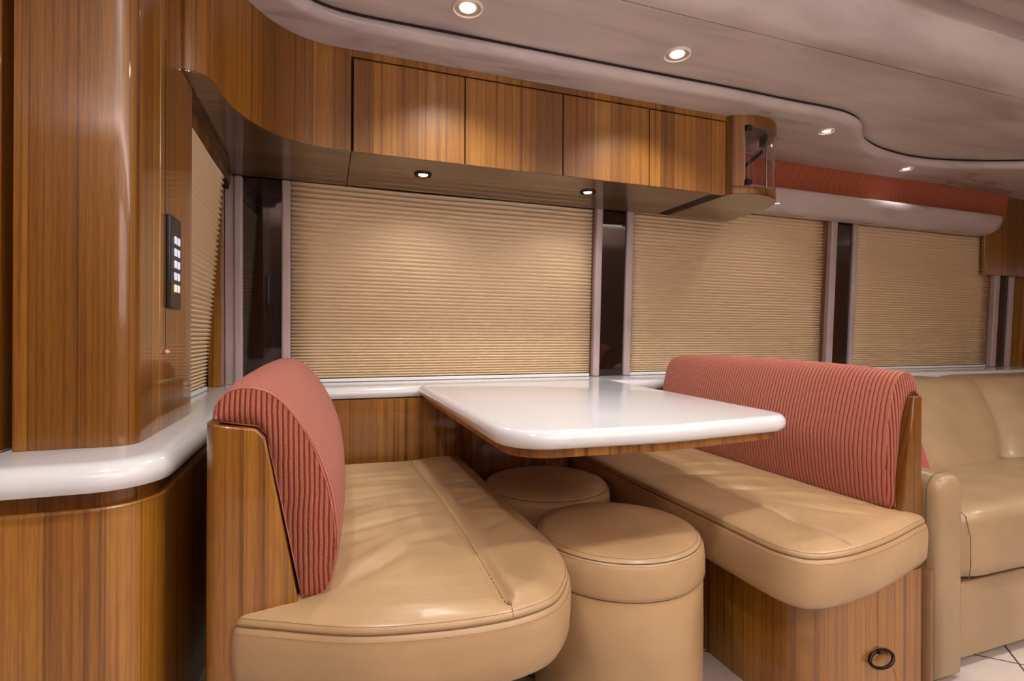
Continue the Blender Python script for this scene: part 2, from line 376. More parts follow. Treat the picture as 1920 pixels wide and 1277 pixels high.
# lowered ceiling along the windows: free-form nose
nose = smooth_curve([(-.32, 1.05), (-.24, 1.25), (-.19, 1.42), (-.15, 1.55), (-.08, 1.65), (-.01, 1.695), (.09, 1.712), (.25, 1.712), (.43, 1.710), (1.1, 1.708), (1.5, 1.702), (1.83, 1.705), (2.06, 1.703), (2.20, 1.715), (2.32, 1.755), (2.42, 1.825), (2.57, 1.912), (2.80, 1.98), (3.1, 2.005), (3.4, 1.955), (3.7, 1.845), (4.1, 1.66), (4.8, 1.45), (5.25, 1.35)], 8)
def offo(path, d):
    out = []
    for i, p in enumerate(path):
        a = Vector(path[min(i + 1, len(path) - 1)]) - Vector(path[max(i - 1, 0)]); a.normalize(); out.append((p[0] - a.y * d, p[1] + a.x * d))
    return out
def prof_run(path, prof_, close_to=None):
    """rings of a section (d inward from the path, z)"""
    cols = [[(x, y, z) for x, y in offo(path, d)] for d, z in prof_]
    return [[c[i] for c in cols] for i in range(len(path))]
np_ = [(.03, ZU), (.012, ZU - .006), (.003, ZU - .014), (.0, ZU - .023), (.003, ZU - .032), (.007, ZU - .040), (.014, ZU - .046), (.024, ZL + .001), (.036, ZL)]
rings = prof_run(nose, np_)
rings = [r + [(x, 2.45 if x > -.28 else y, ZL), (x, 2.45 if x > -.28 else y, ZU)] for r, (x, y, z) in ((r, r[-1]) for r in rings)]
struct(MB().loft(rings).build('ceiling_window_side', CEIL2, angle=50))
struct(MB().tube([(x, y, ZU - .003) for x, y in offo(nose, .013)], .006, 8).build('trim_40', DARKGAP))  # dark tube painting the shade line of the ceiling groove

# ---------------------------------------------------------------- ledge (white solid surface) and cabinets on the left
out = rndo([(-2.4, .955), (-.245, .955, .10), (-.245, 2.075, .05), (5.2, 2.075)], 12)
inn = [(5.2, 2.36), (-.415, 2.36), (-.415, 1.40), (-.60, 1.40), (-2.4, 1.40)]
led = ccw(out + inn)
lo = MB()
bw = .045
def ledge_rings(path):
    pr = [(.02, .685), (.006, .688), (.0005, .697), (.0, .707), (.004, .718), (.012, .726), (.026, .7295), (.04, .73)]
    rr = prof_run(path, pr); return rr
rr = ledge_rings(out)
def inner(x, y, i):
    if y < .957 or i < 3: return (x, 1.40)
    if x < -.2: return (-.42, max(y + (.44 if y < 1.06 else 0), y))
    return (x, 2.37)
rings = []
for i, r in enumerate(rr):
    x, y = out[i]
    if y < 1.06 and x < -.243: q = (x if x < -.35 else -.42 + (x + .35) * .1, 1.40)
    elif x < -.244 or y < 2.02: q = (-.42, max(1.41, y))
    elif x < -.19: q = (-.42, 2.37) if 0 else (-.42, 2.10 + (y - 2.02) * 4)
    else: q = (x, 2.37)
    rings.append(r + [(q[0], q[1], .73), (q[0], q[1], .685)])
o = MB().loft(rings).build('window_ledge', WHITE)
tag(o, 'glossy white solid-surface ledge running under the windows and round the left corner', 'ledge')

cab = rndo([(-2.4, .978), (-.262, .978, .085), (-.262, 2.05)], 12)
t = thing('base_cabinet', 'wood base cabinet with a rounded corner under the white ledge, far left', 'cabinet', (-1, 1.1, 0))
def closed_from(path, back): return ccw(list(path) + back)
bk = [(-.43, 2.05), (-.43, 1.40), (-2.4, 1.40)]
MB().ext(closed_from(cab, bk), 0, .655).build('body', WOOD, t, bevel=.0)
MB().ext(closed_from(offo(cab, .014), bk), .655, .685).build('recessed_rail', WOOD_D, t)
MB().tube([(x, y, .657) for x, y in offo(cab, .0015)], .0035, 8).build('edge_bead', WOOD, t)

# tall cabinet standing on the ledge
XT = -.322
t = thing('tall_cabinet', 'tall glossy wood cabinet standing on the white ledge at far left', 'cabinet', (-.41, 1.3, .73))
p = ccw(rnd([(-.497, 1.11, .0), (XT, 1.11, .035), (XT, 1.248, 0), (XT - .004, 1.2485, 0), (XT - .004, 1.2515, 0), (XT, 1.253, 0), (XT, 1.515, .0), (-.497, 1.515, 0)], 10))
MB().ext(p, .7305, 2.0).build('body', WOOD, t, angle=25)
t = thing('tall_cabinet', 'dark wood cabinet edge at the left border, beyond the narrow black gap', 'cabinet', (-.8, 1.3, .73))
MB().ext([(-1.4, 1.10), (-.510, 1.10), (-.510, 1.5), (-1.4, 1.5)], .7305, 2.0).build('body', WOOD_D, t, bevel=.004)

# keypad on the cabinet side
t = thing('wall_keypad', 'black keypad with two columns of lit keys on the glossy cabinet side', 'keypad', (XT, 1.335, 1.08))
MB().box(XT, XT + .009, 1.293, 1.378, .985, 1.185).build('housing', BLACK, t, bevel=.003)
for r_ in range(5):
    for c_ in range(2):
        y0 = 1.322 + c_ * .0255; z0 = 1.021 + r_ * .0262
        mk = KEYY if (r_ == 0 and c_ == 0) else KEY
        k = MB().box(XT + .0085, XT + .0105, y0, y0 + .0165, z0, z0 + .0165).build('key', mk, t, bevel=.0008)
        if mk is KEYY: k['label'] = 'yellow lit key'
MB().lathe([(.0001, 0), (.0016, 0), (.0016, .0006), (.0001, .0006)], 0, 0, 12).build('sensor_hole', DARKGAP, t)
t.children[-1].data.transform(Matrix.Translation(Vector((.0092, 1.358 - 1.335, 1.172 - 1.08))) @ Matrix.Rotation(PI / 2, 4, 'Y'))
# cord with bead
t = thing('pull_cord', 'thin cord ending in a small pink bead beside the black keypad', 'cord', (XT, 1.284, .89))
MB().tube([(XT + .003, 1.284, .897), (XT + .002, 1.284, 1.0), (XT + .0015, 1.281, 1.25), (XT + .0015, 1.28, 1.545)], .0005, 6).build('cord', DARKGAP, t)
MB().lathe([(.0002, .8865)] + [(.0052 * math.sin(a * PI / 10), .8915 - .0052 * math.cos(a * PI / 10)) for a in range(1, 10)] + [(.0002, .8968)], XT + .0055, 1.284, 20).build('bead', PINKB, t)

# ---------------------------------------------------------------- blinds
def blind(name, a0, a1, base, top, label, rail=True, grp=None):
    """pleated shade; a0,a1 = left and right foot (x,y), base/top = z; lean(z) gives the shift of each end towards the room"""
    (ax, ay), (bx, by) = a0, a1
    t = thing(name, label, 'blind', ((ax + bx) / 2, (ay + by) / 2, base), grp)
    dx, dy = bx - ax, by - ay; ln = math.hypot(dx, dy); nx, ny = dy / ln, -dx / ln      # towards the room
    z = base + .016; pr = []; H = top - base; Lh = .0145
    while z < top:
        f_ = (z - base) / H; p_ = .0108 + .0105 * f_ ** .9; d = math.sqrt(max(Lh ** 2 - (p_ / 2) ** 2, 1e-6))
        for k in range(6):
            s_ = k / 6; tri = 1 - abs(2 * s_ - 1); tri = tri ** .8
            pr.append((z + p_ * s_, d * tri))
        z += p_
    def at(x, y, zz, d): l = .05 * (zz - base) / H * blind.lean; return (x + nx * (d + l), y + ny * (d + l), zz)
    n = 14
    xs = [i / n for i in range(n + 1)]
    vs = []; fs = []
    random.seed(hash(label) % 1000 if 0 else len(label))
    for j, (zz, d) in enumerate(pr):
        for i, u in enumerate(xs):
            sag = .0012 * math.sin(u * 9 + 1.3 * math.sin(j * .11)) * ((zz - base) / H)
            vs.append(at(ax + dx * u, ay + dy * u, zz + sag, d))
    m_ = n + 1
    for j in range(len(pr) - 1):
        for i in range(n): fs.append((j * m_ + i, j * m_ + i + 1, (j + 1) * m_ + i + 1, (j + 1) * m_ + i))
    o = MB().add(vs, fs).build('shade', BLIND, t, angle=55)
    so = o.modifiers.new('solid', 'SOLIDIFY'); so.thickness = .0008; so.offset = -1
    q = [at(ax, ay, base, -.004), at(ax, ay, base, .016), at(ax, ay, base + .014, .016), at(ax, ay, base + .014, -.004)]
    q2 = [at(bx, by, base, -.004), at(bx, by, base, .016), at(bx, by, base + .014, .016), at(bx, by, base + .014, -.004)]
    MB().loft([q, q2]).build('bottom_rail', RAILW, t, bevel=.003)
    return t
blind.lean = .7
TOPB = 1.57
blind('pleated_blind', (-.138, 2.335), (1.222, 2.335), .7315, 1.552, 'wide tan pleated blind lowered behind the dining table, under the overhead cabinet')
blind('pleated_blind', (1.44, 2.335), (2.735, 2.335), .7315, 1.70, 'tan pleated blind above the right bench, between two narrow black panels')
blind('pleated_blind', (3.00, 2.335), (4.255, 2.335), .7315, 1.70, 'tan pleated blind above the leather sofa, farthest right')
blind.lean = 1.15
blind('pleated_blind', (-.412, 1.52), (-.412, 2.10), .7315, 1.475, 'narrow tan pleated blind on the left side wall beside the glossy cabinet')
# left wall trims, gap shade above the blind
struct(MB().box(-.42, -.376, 2.238, 2.325, .7305, 1.505).build('trim_1', WOOD, bevel=.002))
struct(MB().box(-.425, -.352, 1.518, 2.325, 1.505, 1.546).build('trim_2', WOOD, bevel=.002))
struct(MB().box(-.42, -.352, 1.518, 2.237, 1.48, 1.505).build('trim_3', DARKGAP))  # near-black filler standing in for shade in the gap over the blind

# ---------------------------------------------------------------- window pillars: two rounded vinyl mullions beside a black glass strip
def leanbox(x0, x1, d0, d1, z0, z1):
    """box on the leaning wall; d = distance into the room from the window plane"""
    m_ = MB(); return m_.loft([[(x0, wy(z) - d1, z), (x1, wy(z) - d1, z), (x1, wy(z) - d0, z), (x0, wy(z) - d0, z)] for z in (z0, z1)])
k = 4
for xa, xb, xc, xd, zt in [(-.343, -.312, -.172, -.139, 1.5455), (1.236, 1.272, 1.409, 1.447, 1.60), (2.775, 2.822, 2.955, 2.99, 1.70), (4.29, 4.342, 4.455, 4.50, 1.37)]:
    struct(leanbox(xa, xb, -.03, .034, .7305, zt).build('trim_%d' % k, MULL, bevel=.008, seg=4)); k += 1
    struct(leanbox(xb - .004, xc + .004, -.03, .018, .7305, zt).build('trim_%d' % k, DGLASS, bevel=.001)); k += 1
    struct(leanbox(xc, xd, -.03, .034, .7305, zt).build('trim_%d' % k, MULL, bevel=.008, seg=4)); k += 1
struct(leanbox(-.375, -.343, -.03, .022, .7305, 1.5455).build('trim_%d' % k, MULL, bevel=.002)); k += 1
for xa, xb, zt in [(1.224, 1.236, 1.55), (2.738, 2.775, 1.70), (4.258, 4.29, 1.6)]:
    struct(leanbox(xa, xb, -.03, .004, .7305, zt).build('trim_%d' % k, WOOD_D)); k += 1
struct(leanbox(4.50, 5.2, -.03, .012, .7305, 1.36).build('trim_%d' % k, WOOD, bevel=.002)); k += 1
# ---------------------------------------------------------------- overhead cabinets
ZB, YD = 1.546, 1.85
curve = smooth_curve([(-.36, 1.413), (-.305, 1.416), (-.275, 1.435), (-.262, 1.475), (-.255, 1.54), (-.240, 1.62), (-.200, 1.71), (-.150, 1.775), (-.085, 1.822), (-.01, 1.846), (.073, YD)], 6)
t = thing('curved_overhead_cabinet', 'curved wood overhead cabinet sweeping round the corner left of the doors', 'cabinet', (-.1, 1.9, ZB))
curve = [(-.3215, 1.4155)] + [p_ for p_ in curve if p_[0] > -.318]
body = ccw(curve + [(.073, 2.275), (-.42, 2.275), (-.42, 1.5165), (-.3215, 1.5165)])
MB().ext(body, ZB + .003, ZL - .0005).build('front_panel', WOOD_M, t, angle=35)
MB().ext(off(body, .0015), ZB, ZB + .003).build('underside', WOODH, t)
t = thing('overhead_cabinet', 'long wood overhead cabinet with four flush doors above the dining table', 'cabinet', (.85, 2.0, ZB))
MB().box(.0735, 1.634, YD + .019, 2.275, ZB + .004, ZL - .0005).build('body', DARKGAP, t)
MB().box(.0735, 1.634, YD, YD + .02, 1.867, ZL - .0005).build('fascia', WOOD_M, t)
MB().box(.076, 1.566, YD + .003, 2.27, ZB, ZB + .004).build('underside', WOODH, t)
for i in range(4):
    x0 = .079 + i * .389; MB().box(x0 + (.002 if i else .003), x0 + .3865, YD, YD + .018, ZB + .001, 1.8615).build('door', WOOD_M, t, bevel=.0012)
# curved end unit with clear guard
plan = smooth_curve([(1.638, 1.868), (1.65, 1.836), (1.70, 1.812), (1.76, 1.80), (1.83, 1.806), (1.90, 1.838), (1.955, 1.892), (1.99, 1.965), (2.01, 2.06), (2.017, 2.18), (2.018, 2.275)], 6)
t = thing('display_cabinet', 'rounded wood end unit with a curved clear guard, right end of the overhead cabinet', 'cabinet', (1.8, 2.0, ZB))
full = ccw(plan + [(1.638, 2.275)])
MB().ext(full, ZB + .003, 1.583, .002, 2).build('bottom_board', WOOD_M, t)
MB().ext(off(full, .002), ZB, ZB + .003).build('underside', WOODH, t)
rim_o = [p_ for p_ in plan if p_[1] < 2.0]
rim_in = offo(rim_o, .032)
MB().ext(ccw(rim_o + rim_in[::-1]), 1.842, ZL - .0005).build('top_rim', WOOD_M, t)
post = [p_ for p_ in plan if p_[0] < 1.707 and p_[1] < 1.9]
MB().ext(ccw(post + [(1.707, 1.822), (1.66, 1.90), (1.645, 2.27), (1.638, 2.27)]), 1.583, 1.842).build('side_post', WOOD_M, t)
g = [p_ for p_ in plan if p_[0] >= 1.712 and p_[1] < 2.19]
g0 = offo(g, .003); g1 = offo(g, .008)
MB().ext(ccw(g0 + g1[::-1]), 1.5835, 1.8415).build('clear_guard', ACRYL, t)
for z in (1.588, 1.822):
    MB().box(1.703, 1.730, 1.797, 1.8155, z, z + .022).build('clip', BLACK, t, bevel=.002)
MB().tube([(1.722, 1.856, 1.668), (1.80, 1.875, 1.722), (1.872, 1.895, 1.772), (1.885, 1.90, 1.782)], .0085, 14).build('reflection_bar', BRONZE, t)  # dark bar stands in for a reflection in the clear guard
MB().tube([(1.93, 1.92, 1.5835), (1.93, 1.92, 1.7), (1.93, 1.92, 1.8415)], .004, 10).build('guard_edge_line', CHROME, t)  # thin tube added for the bright refracted edge of the guard
MB().tube([(2.0, 1.975, 1.567), (2.02, 1.965, 1.567), (2.045, 1.955, 1.567)], .0045, 10).build('peg', CHROME, t)
MB().tube([(1.7145, 1.83, 1.585), (1.7145, 1.83, 1.7), (1.7145, 1.83, 1.84)], .006, 8).build('hinge_rail', plain('grey_aluminium', (.30, .30, .33), .35, metal=.7), t)

# ---------------------------------------------------------------- valance and roller housing on the right
o = MB().loft([[(x, 2.262, 1.729), (x, 2.262, ZL - .001), (x, 2.225, ZL - .001), (x, 2.237, 1.80), (x, 2.240, 1.729)] for x in (2.03, 2.8, 3.6, 4.32)]).build('fabric_valance', FAB_V, smooth=False)
tag(o, 'red ribbed fabric valance above the two right-hand blinds', 'valance')
pr = smooth_curve([(2.262, 1.725), (2.20, 1.728), (2.160, 1.722), (2.148, 1.705), (2.152, 1.675), (2.170, 1.640), (2.20, 1.612), (2.24, 1.60), (2.262, 1.60)], 5)
def rsec(x, k_): return [(x, 2.262 + (y - 2.262) * k_, 1.72 + (z - 1.72) * k_) for y, z in pr]
rings = [rsec(2.03, 1), rsec(4.02, 1), rsec(4.07, .985), rsec(4.11, .94), rsec(4.14, .86), rsec(4.16, .74), rsec(4.17, .55)]
o = MB().loft(rings).build('blind_housing', CEIL2, angle=60)
tag(o, 'mauve rounded housing box under the red fabric valance', 'pelmet')
t = thing('overhead_cabinet', 'wood overhead cabinet at the right border, beside the mauve rounded housing', 'cabinet', (4.6, 2.3, 1.35))
MB().box(4.14, 5.19, 2.264, 2.286, 1.352, ZL - .001).box(4.285, 5.19, 2.286, 2.32, 1.352, ZL - .001).build('body', WOOD, t, bevel=.003)

# ---------------------------------------------------------------- downlights
def downlight(x, y, z, label, grp, r=.048, small=False, power=SPOT, spread=118):
    t = thing('downlight', label, 'ceiling light', (x, y, z), grp)
    mt = BRONZE if small else TRIMW
    MB().lathe([(r * .86, z - .001), (r * .87, z - .0055), (r * .93, z - .0075), (r, z - .0045), (r * 1.02, z)], x, y, 48).build('trim_ring', mt, t)
    MB().lathe([(.0005, z - .0005), (r * .5, z - .0005), (r * .87, z - .0035), (r * .85, z)], x, y, 48).build('baffle', BAFFLE if not small else BRONZE, t)
    MB().lathe([(.0005, z - .0062), (r * .3, z - .0058), (r * .48, z - .0045), (r * .52, z - .001)], x, y, 40).build('lens', LENS_S if small else LENS, t)
    l = bpy.data.lights.new('downlight_beam', 'SPOT'); l.energy = power; l.color = WARM; l.spot_size = R(spread); l.spot_blend = .7; l.shadow_soft_size = .028
    lo_ = bpy.data.objects.new('downlight_beam', l); C.objects.link(lo_); lo_.parent = t; lo_.location = (0, 0, -.012)
    return t
G1 = 'white-trimmed ceiling downlights'; G2 = 'small downlights under the overhead cabinet'
downlight(.405, 1.575, ZU, 'white-rimmed ceiling downlight, leftmost at the top edge', G1)
downlight(1.178, 1.580, ZU, 'white-rimmed ceiling downlight above the third cabinet door', G1)
downlight(2.19, 1.825, ZL, 'small bright ceiling downlight just right of the rounded end unit', G1, r=.034, power=SPOT * .35)
downlight(3.10, 2.075, ZL, 'small ceiling downlight shining on the red fabric valance', G1, r=.034, power=SPOT * .13)
downlight(.345, 2.015, ZB, 'small bronze downlight under the overhead cabinet, left one', G2, r=.034, small=True, power=SPOT * .2, spread=150)
downlight(1.05, 2.015, ZB, 'small bronze downlight under the overhead cabinet, right one', G2, r=.034, small=True, power=SPOT * .2, spread=150)
for i, x in enumerate((-.2, .9, 2.1, 3.3)):
    downlight(x, .42, 1.995, 'aisle ceiling downlight above the frame, %s from the tall cabinet' % ('first', 'second', 'third', 'fourth')[i], 'aisle ceiling downlights', power=SPOT * 1.5, spread=150)

# ---------------------------------------------------------------- dining table
t = thing('dining_table', 'white dining table with rounded corners and wood underside between the benches', 'table', (.75, 1.6, 0))
tb = ccw(rnd([(.338, .975, .13), (1.118, 1.0, .09), (1.20, 2.15, .02), (.335, 2.15, .02)], 14))
tb = ccw(resample(smooth_curve([], 1) if 0 else tb, .012))
def bull(poly, z0, z1, n=8):
    h = (z1 - z0) / 2; return [[(x, y, (z0 + z1) / 2 - h * math.cos(PI * k_ / n)) for x, y in off(poly, h * .9 * (1 - math.sin(PI * k_ / n)))] for k_ in range(n + 1)]
tb = ccw(rnd([(.338, .985, .12), (.72, .965, .6), (1.115, 1.005, .085), (1.195, 2.07, .02), (.335, 2.07, .04)], 14))
MB().loft(bull(tb, .694, .7345)).build('table_top', WHITE, t, angle=60)
MB().ext(off(tb, .028), .674, .694).build('apron', WOOD, t)
MB().ext(ccw(rnd([(.51, 1.905, .05), (.93, 1.905, .05), (.93, 2.049, 0), (.51, 2.049, 0)])), 0, .674).build('pedestal', WOOD_D, t)

# ---------------------------------------------------------------- benches
def seat(parent, outline, med, zt, zb, hfun, name='seat_cushion', mat=None):
    """upholstered seat: outline ccw, med = medial segment for the crowned top"""
    mat = mat or LEATHER
    o_ = ccw(resample(outline, .010))
    sides = [(.045, zb), (.022, zb + .002), (.008, zb + .012), (-.002, zb + .03), (-.004, zb + .055), (-.005, zt - .052), (-.004, zt - .034), (-.001, zt - .024), (.003, zt - .019), (.0045, zt - .017), (.0025, zt - .015), (.003, zt - .011), (.007, zt - .005), (.014, zt - .001)]
    rings = [[(x, y, z) for x, y in off(o_, d)] for d, z in sides]
    from mathutils.geometry import delaunay_2d_cdt
    import numpy as np
    nb_ = len(o_); body = MB()
    n_r = len(rings); vs = [p_ for r_ in rings for p_ in r_]; fs = []
    for i_ in range(n_r - 1):
        for j in range(nb_): k_ = (j + 1) % nb_; fs.append((i_ * nb_ + j, i_ * nb_ + k_, (i_ + 1) * nb_ + k_, (i_ + 1) * nb_ + j))
    fs.append(tuple(reversed(range(nb_)))); body.add(vs, fs)
    base = [(p_[0], p_[1]) for p_ in rings[-1]]; B = np.array(base)
    xs_ = np.arange(B[:, 0].min(), B[:, 0].max(), .0085); ys_ = np.arange(B[:, 1].min(), B[:, 1].max(), .0085)
    A0 = B; A1 = np.roll(B, -1, axis=0); pts = []
    for i_, y in enumerate(ys_):
        cross = (A0[:, 1] > y) != (A1[:, 1] > y)
        xi = np.sort((A0[cross, 0] + (y - A0[cross, 1]) / (A1[cross, 1] - A0[cross, 1]) * (A1[cross, 0] - A0[cross, 0])))
        for x in xs_ + (.00425 if i_ % 2 else 0):
            if (xi < x).sum() % 2: pts.append((x, y))
    Pn = np.array(pts); dist = np.array([np.hypot(B[:, 0] - x, B[:, 1] - y).min() for x, y in pts])
    Pn = Pn[dist > .006]; dist = dist[dist > .006]
    allp = [Vector(p_) for p_ in base] + [Vector((float(x), float(y))) for x, y in Pn]
    ov, oe, of, _, _, _ = delaunay_2d_cdt(allp, [], [list(range(nb_))], 1, 1e-7)
    dd = [0.0] * nb_ + list(dist)
    tv = []
    for p_ in ov:
        d_ = float(np.hypot(B[:, 0] - p_.x, B[:, 1] - p_.y).min()); e = min(1, d_ / .035); e = e * e * (3 - 2 * e)
        tv.append((p_.x, p_.y, zt - .001 + .003 * min(1, d_ / .02) + e * hfun(p_.x, p_.y)))
    body.add(tv, [tuple(f_) for f_ in of])
    o = body.build(name, mat, parent, angle=60)
    def zf(x, y):
        d_ = float(np.hypot(B[:, 0] - x, B[:, 1] - y).min()); e = min(1, d_ / .035); e = e * e * (3 - 2 * e)
        return zt - .001 + .003 * min(1, d_ / .02) + e * hfun(x, y)
    seat.z = zf
    sm = MB().tube([(x, y, zt - .0165) for x, y in off(o_, .0035)], .0014, 6, closed=True).build('piping', SEAM, o)
    st = MB()
    for d, z in ((-.0035, zt - .0255), (.0068, zt - .0050)):
        r_ = [(x, y, z) for x, y in off(o_, d - .0003)]; st.dashes(r_ + [r_[0]], .0042, .66, .00055)
    st.build('stitching', STITCH, o)
    return o
def fold(x, y, cx, cy, ang, w_, l_, a):
    """a leather crease"""
    dx, dy = x - cx, y - cy; u = dx * math.cos(ang) + dy * math.sin(ang); v_ = -dx * math.sin(ang) + dy * math.cos(ang)
    return 2.6 * a * math.exp(-(v_ / (w_ * 1.25)) ** 2) * math.exp(-(u / l_) ** 2)
# left bench
t = thing('dinette_bench', 'left dinette bench with tan leather seat and wood back panel', 'bench', (.15, 1.4, 0))
so = [(-.142, 1.99), (-.142, .972), (-.09, .945), (.04, .880), (.156, .852), (.25, .842), (.325, .846), (.39, .868), (.435, .915), (.468, .975), (.488, 1.05), (.492, 1.15), (.492, 1.99)]
sol = [(-.142, 1.99), (-.142, 1.5), (-.142, .985)] + smooth_curve(so[1:12], 5) + [(.492, 1.6), (.492, 1.975), (.475, 1.99), (.2, 1.99)]
random.seed(3)
def hl(x, y):
    sx = .303 + .012 * math.sin((y - .9) * 3.2)
    h = .007 * math.sin(min(1, max(0, (x + .14) / .44)) * PI) if x < sx else .012 * math.sin(min(1, max(0, (x - sx) / (.492 - sx))) * PI) ** .8
    h -= .012 * math.exp(-((x - sx) / .009) ** 2)
    for (cx, cy, an, w_, l_, a) in FL: h += fold(x, y, cx, cy, an, w_, l_, a)
    return h
FL = [(.10 + .03 * math.sin(i_ * 2.1), 1.08 + i_ * .078, .75 - i_ * .085 + .12 * math.sin(i_ * 1.7), .013 + .004 * (i_ % 3), .075 + .03 * (i_ % 2), (-.0028, .0022, -.0016)[i_ % 3]) for i_ in range(10)]
FL += [(.22, 1.2 + i_ * .13, .35 - i_ * .1, .016, .05, (-.0022, .0018)[i_ % 2]) for i_ in range(5)]
FL += [(.39 + .01 * (i_ % 2), 1.22 + i_ * .095, (.7, -.3, .4, -.6, .2)[i_ % 5], .012, .04, (-.0022, .0016)[i_ % 2]) for i_ in range(6)]
s1 = seat(t, sol, ((.17, 1.05), (.17, 1.8)), .462, .325, hl)
def seam_line(par, pts, zf):
    P = resample(smooth_curve(pts, 6), .01, closed=False)
    MB().tube([(x, y, zf(x, y)) for x, y in P], .0011, 6).build('centre_seam', SEAM, par)
    MB().dashes([(x + .004, y, zf(x, y) + .002) for x, y in P if y < 1.05], .0042, .66, .00055).build('seam_stitching', STITCH, par)
seam_line(s1, [(.303 + .012 * math.sin((y - .9) * 3.2), y) for y in (.862, .93, 1.05, 1.2, 1.4, 1.6, 1.8, 1.97)], lambda x, y: seat.z(x, y) + .0012)
MB().tube([(.305, .865, .4625), (.303, .852, .458), (.303, .845, .449)], .0011, 6).build('centre_seam', SEAM, s1)
pn = [(-.19, 0), (-.19, .782), (-.112, .770), (-.098, .755), (-.042, .455), (-.042, .43), (-.14, .43), (-.14, 0)]
bmx = MB().loft([[(x, y, z) for x, z in pn] for y in (.978, 2.04)]).build('back_panel', WOOD, t, bevel=0)
me = bmx.data; bm = bmesh.new(); bm.from_mesh(me)
es = [e for e in bm.edges if all(abs(v_.co.y - (.978 - 1.4)) < 1e-4 for v_ in e.verts) and all(abs(v_.co.x - (-.19 - .15)) < 1e-4 for v_ in e.verts)]
bmesh.ops.bevel(bm, geom=es, offset=.032, segments=8, affect='EDGES', profile=.5)
bm.to_mesh(me); bm.free(); me.shade_smooth(); me.set_sharp_from_angle(angle=R(30))
bv = bmx.modifiers.new('bevel', 'BEVEL'); bv.width = .003; bv.segments = 2; bv.limit_method = 'ANGLE'; bv.angle_limit = R(40)
MB().ext(ccw(rnd([(-.139, 1.0, 0), (.36, .99, .06), (.40, 2.0, 0), (-.139, 2.0, 0)])), 0, .325).build('base', WOOD, t)
# padded backs: sections in X-Z lofted along Y
def padded(parent, name, prof_f, ys, fat, mat_body, mat_end, mid):
    """prof_f: front part of the outline pushed outwards by fat(y)"""
    rings = []
    for y, f_, sh, zz in ys:
        r_ = []
        for (x, z, wgt) in prof_f:
            dx, dz = x - mid[0], z - mid[1]; l = math.hypot(dx, dz)
            r_.append((x + dx / l * f_ * wgt + sh, y, z + dz / l * f_ * wgt * .4 + zz * max(0, min(1, (z - .5) / .3))))
        rings.append(r_)
    o = MB().loft(rings, caps=False).build(name, mat_body, parent, angle=60)
    def cap(r_, dy, nm):
        cx = sum(p_[0] for p_ in r_) / len(r_); cz = sum(p_[2] for p_ in r_) / len(r_); rr_ = [r_]
        # shrink the rim along local thickness only: puff the end
        n_ = len(r_); h = n_ // 2
        a_ = r_[:]; 
        layers = [r_]
        for s_ in (.08, .2, .36, .55, .75, .9, 1.0):
            la = []
            for i_, p_ in enumerate(a_):
                q = a_[(n_ - 1 - i_)]      # opposite point across the thickness
                m_ = ((p_[0] + q[0]) / 2, (p_[2] + q[2]) / 2)
                la.append((p_[0] + (m_[0] - p_[0]) * s_, p_[1] + dy * math.sin(s_ * PI / 2), p_[2] + (m_[1] - p_[2]) * s_))
            layers.append(la)
        return MB().loft(layers, caps=False).build(nm, mat_end, o, angle=60)
    cap(rings[0], -.010, 'end_panel'); cap(rings[-1], .008, 'end_panel')
    MB().tube(rings[0], .0013, 8, closed=True).build('end_seam', mat_body, o)
    return o
def outline(front, back, n=6):
    f_ = smooth_curve(front, n); b_ = resample(back, 1, closed=False) if 0 else back
    # equal number of points on both sides, so that opposite points face each other
    fr = resample(f_, 1e-9, closed=False) if 0 else f_
    m_ = len(fr)
    tot = [0]
    for a, c_ in zip(back, back[1:]): tot.append(tot[-1] + math.hypot(c_[0] - a[0], c_[1] - a[1]))
    bs = []
    for k_ in range(m_):
        d = tot[-1] * k_ / (m_ - 1); i_ = 0
        while i_ < len(tot) - 2 and d > tot[i_ + 1]: i_ += 1
        u = (d - tot[i_]) / (tot[i_ + 1] - tot[i_]); bs.append((back[i_][0] + (back[i_ + 1][0] - back[i_][0]) * u, back[i_][1] + (back[i_ + 1][1] - back[i_][1]) * u))
    res = [(x, z, math.sin(PI * k_ / (m_ - 1)) ** .5) for k_, (x, z) in enumerate(fr)]
    return res + [(x, z, 0) for x, z in bs[::-1]]
frontL = [(-.038, .470), (-.015, .469), (.003, .480), (.014, .520), (.015, .580), (.002, .660), (-.026, .740), (-.060, .797), (-.092, .828), (-.125, .838), (-.155, .833), (-.174, .812), (-.178, .792)]
backL = [(-.040, .474), (-.0965, .758), (-.111, .773), (-.150, .780), (-.176, .786)]
ysL = [(.992, 0, 0, 0), (.997, .004, 0, .0), (1.008, .008, 0, .0), (1.04, .014, 0, .001), (1.12, .022, 0, .002), (1.25, .028, .002, .004), (1.5, .032, .004, .006), (1.75, .030, .006, .006), (1.9, .026, .006, .005), (1.98, .018, .006, .003), (2.01, .010, .006, 0), (2.022, 0, .006, 0)]
padded(t, 'back_cushion', outline(frontL, backL), ysL, None, FAB_Y, FAB_X, (-.09, .62))
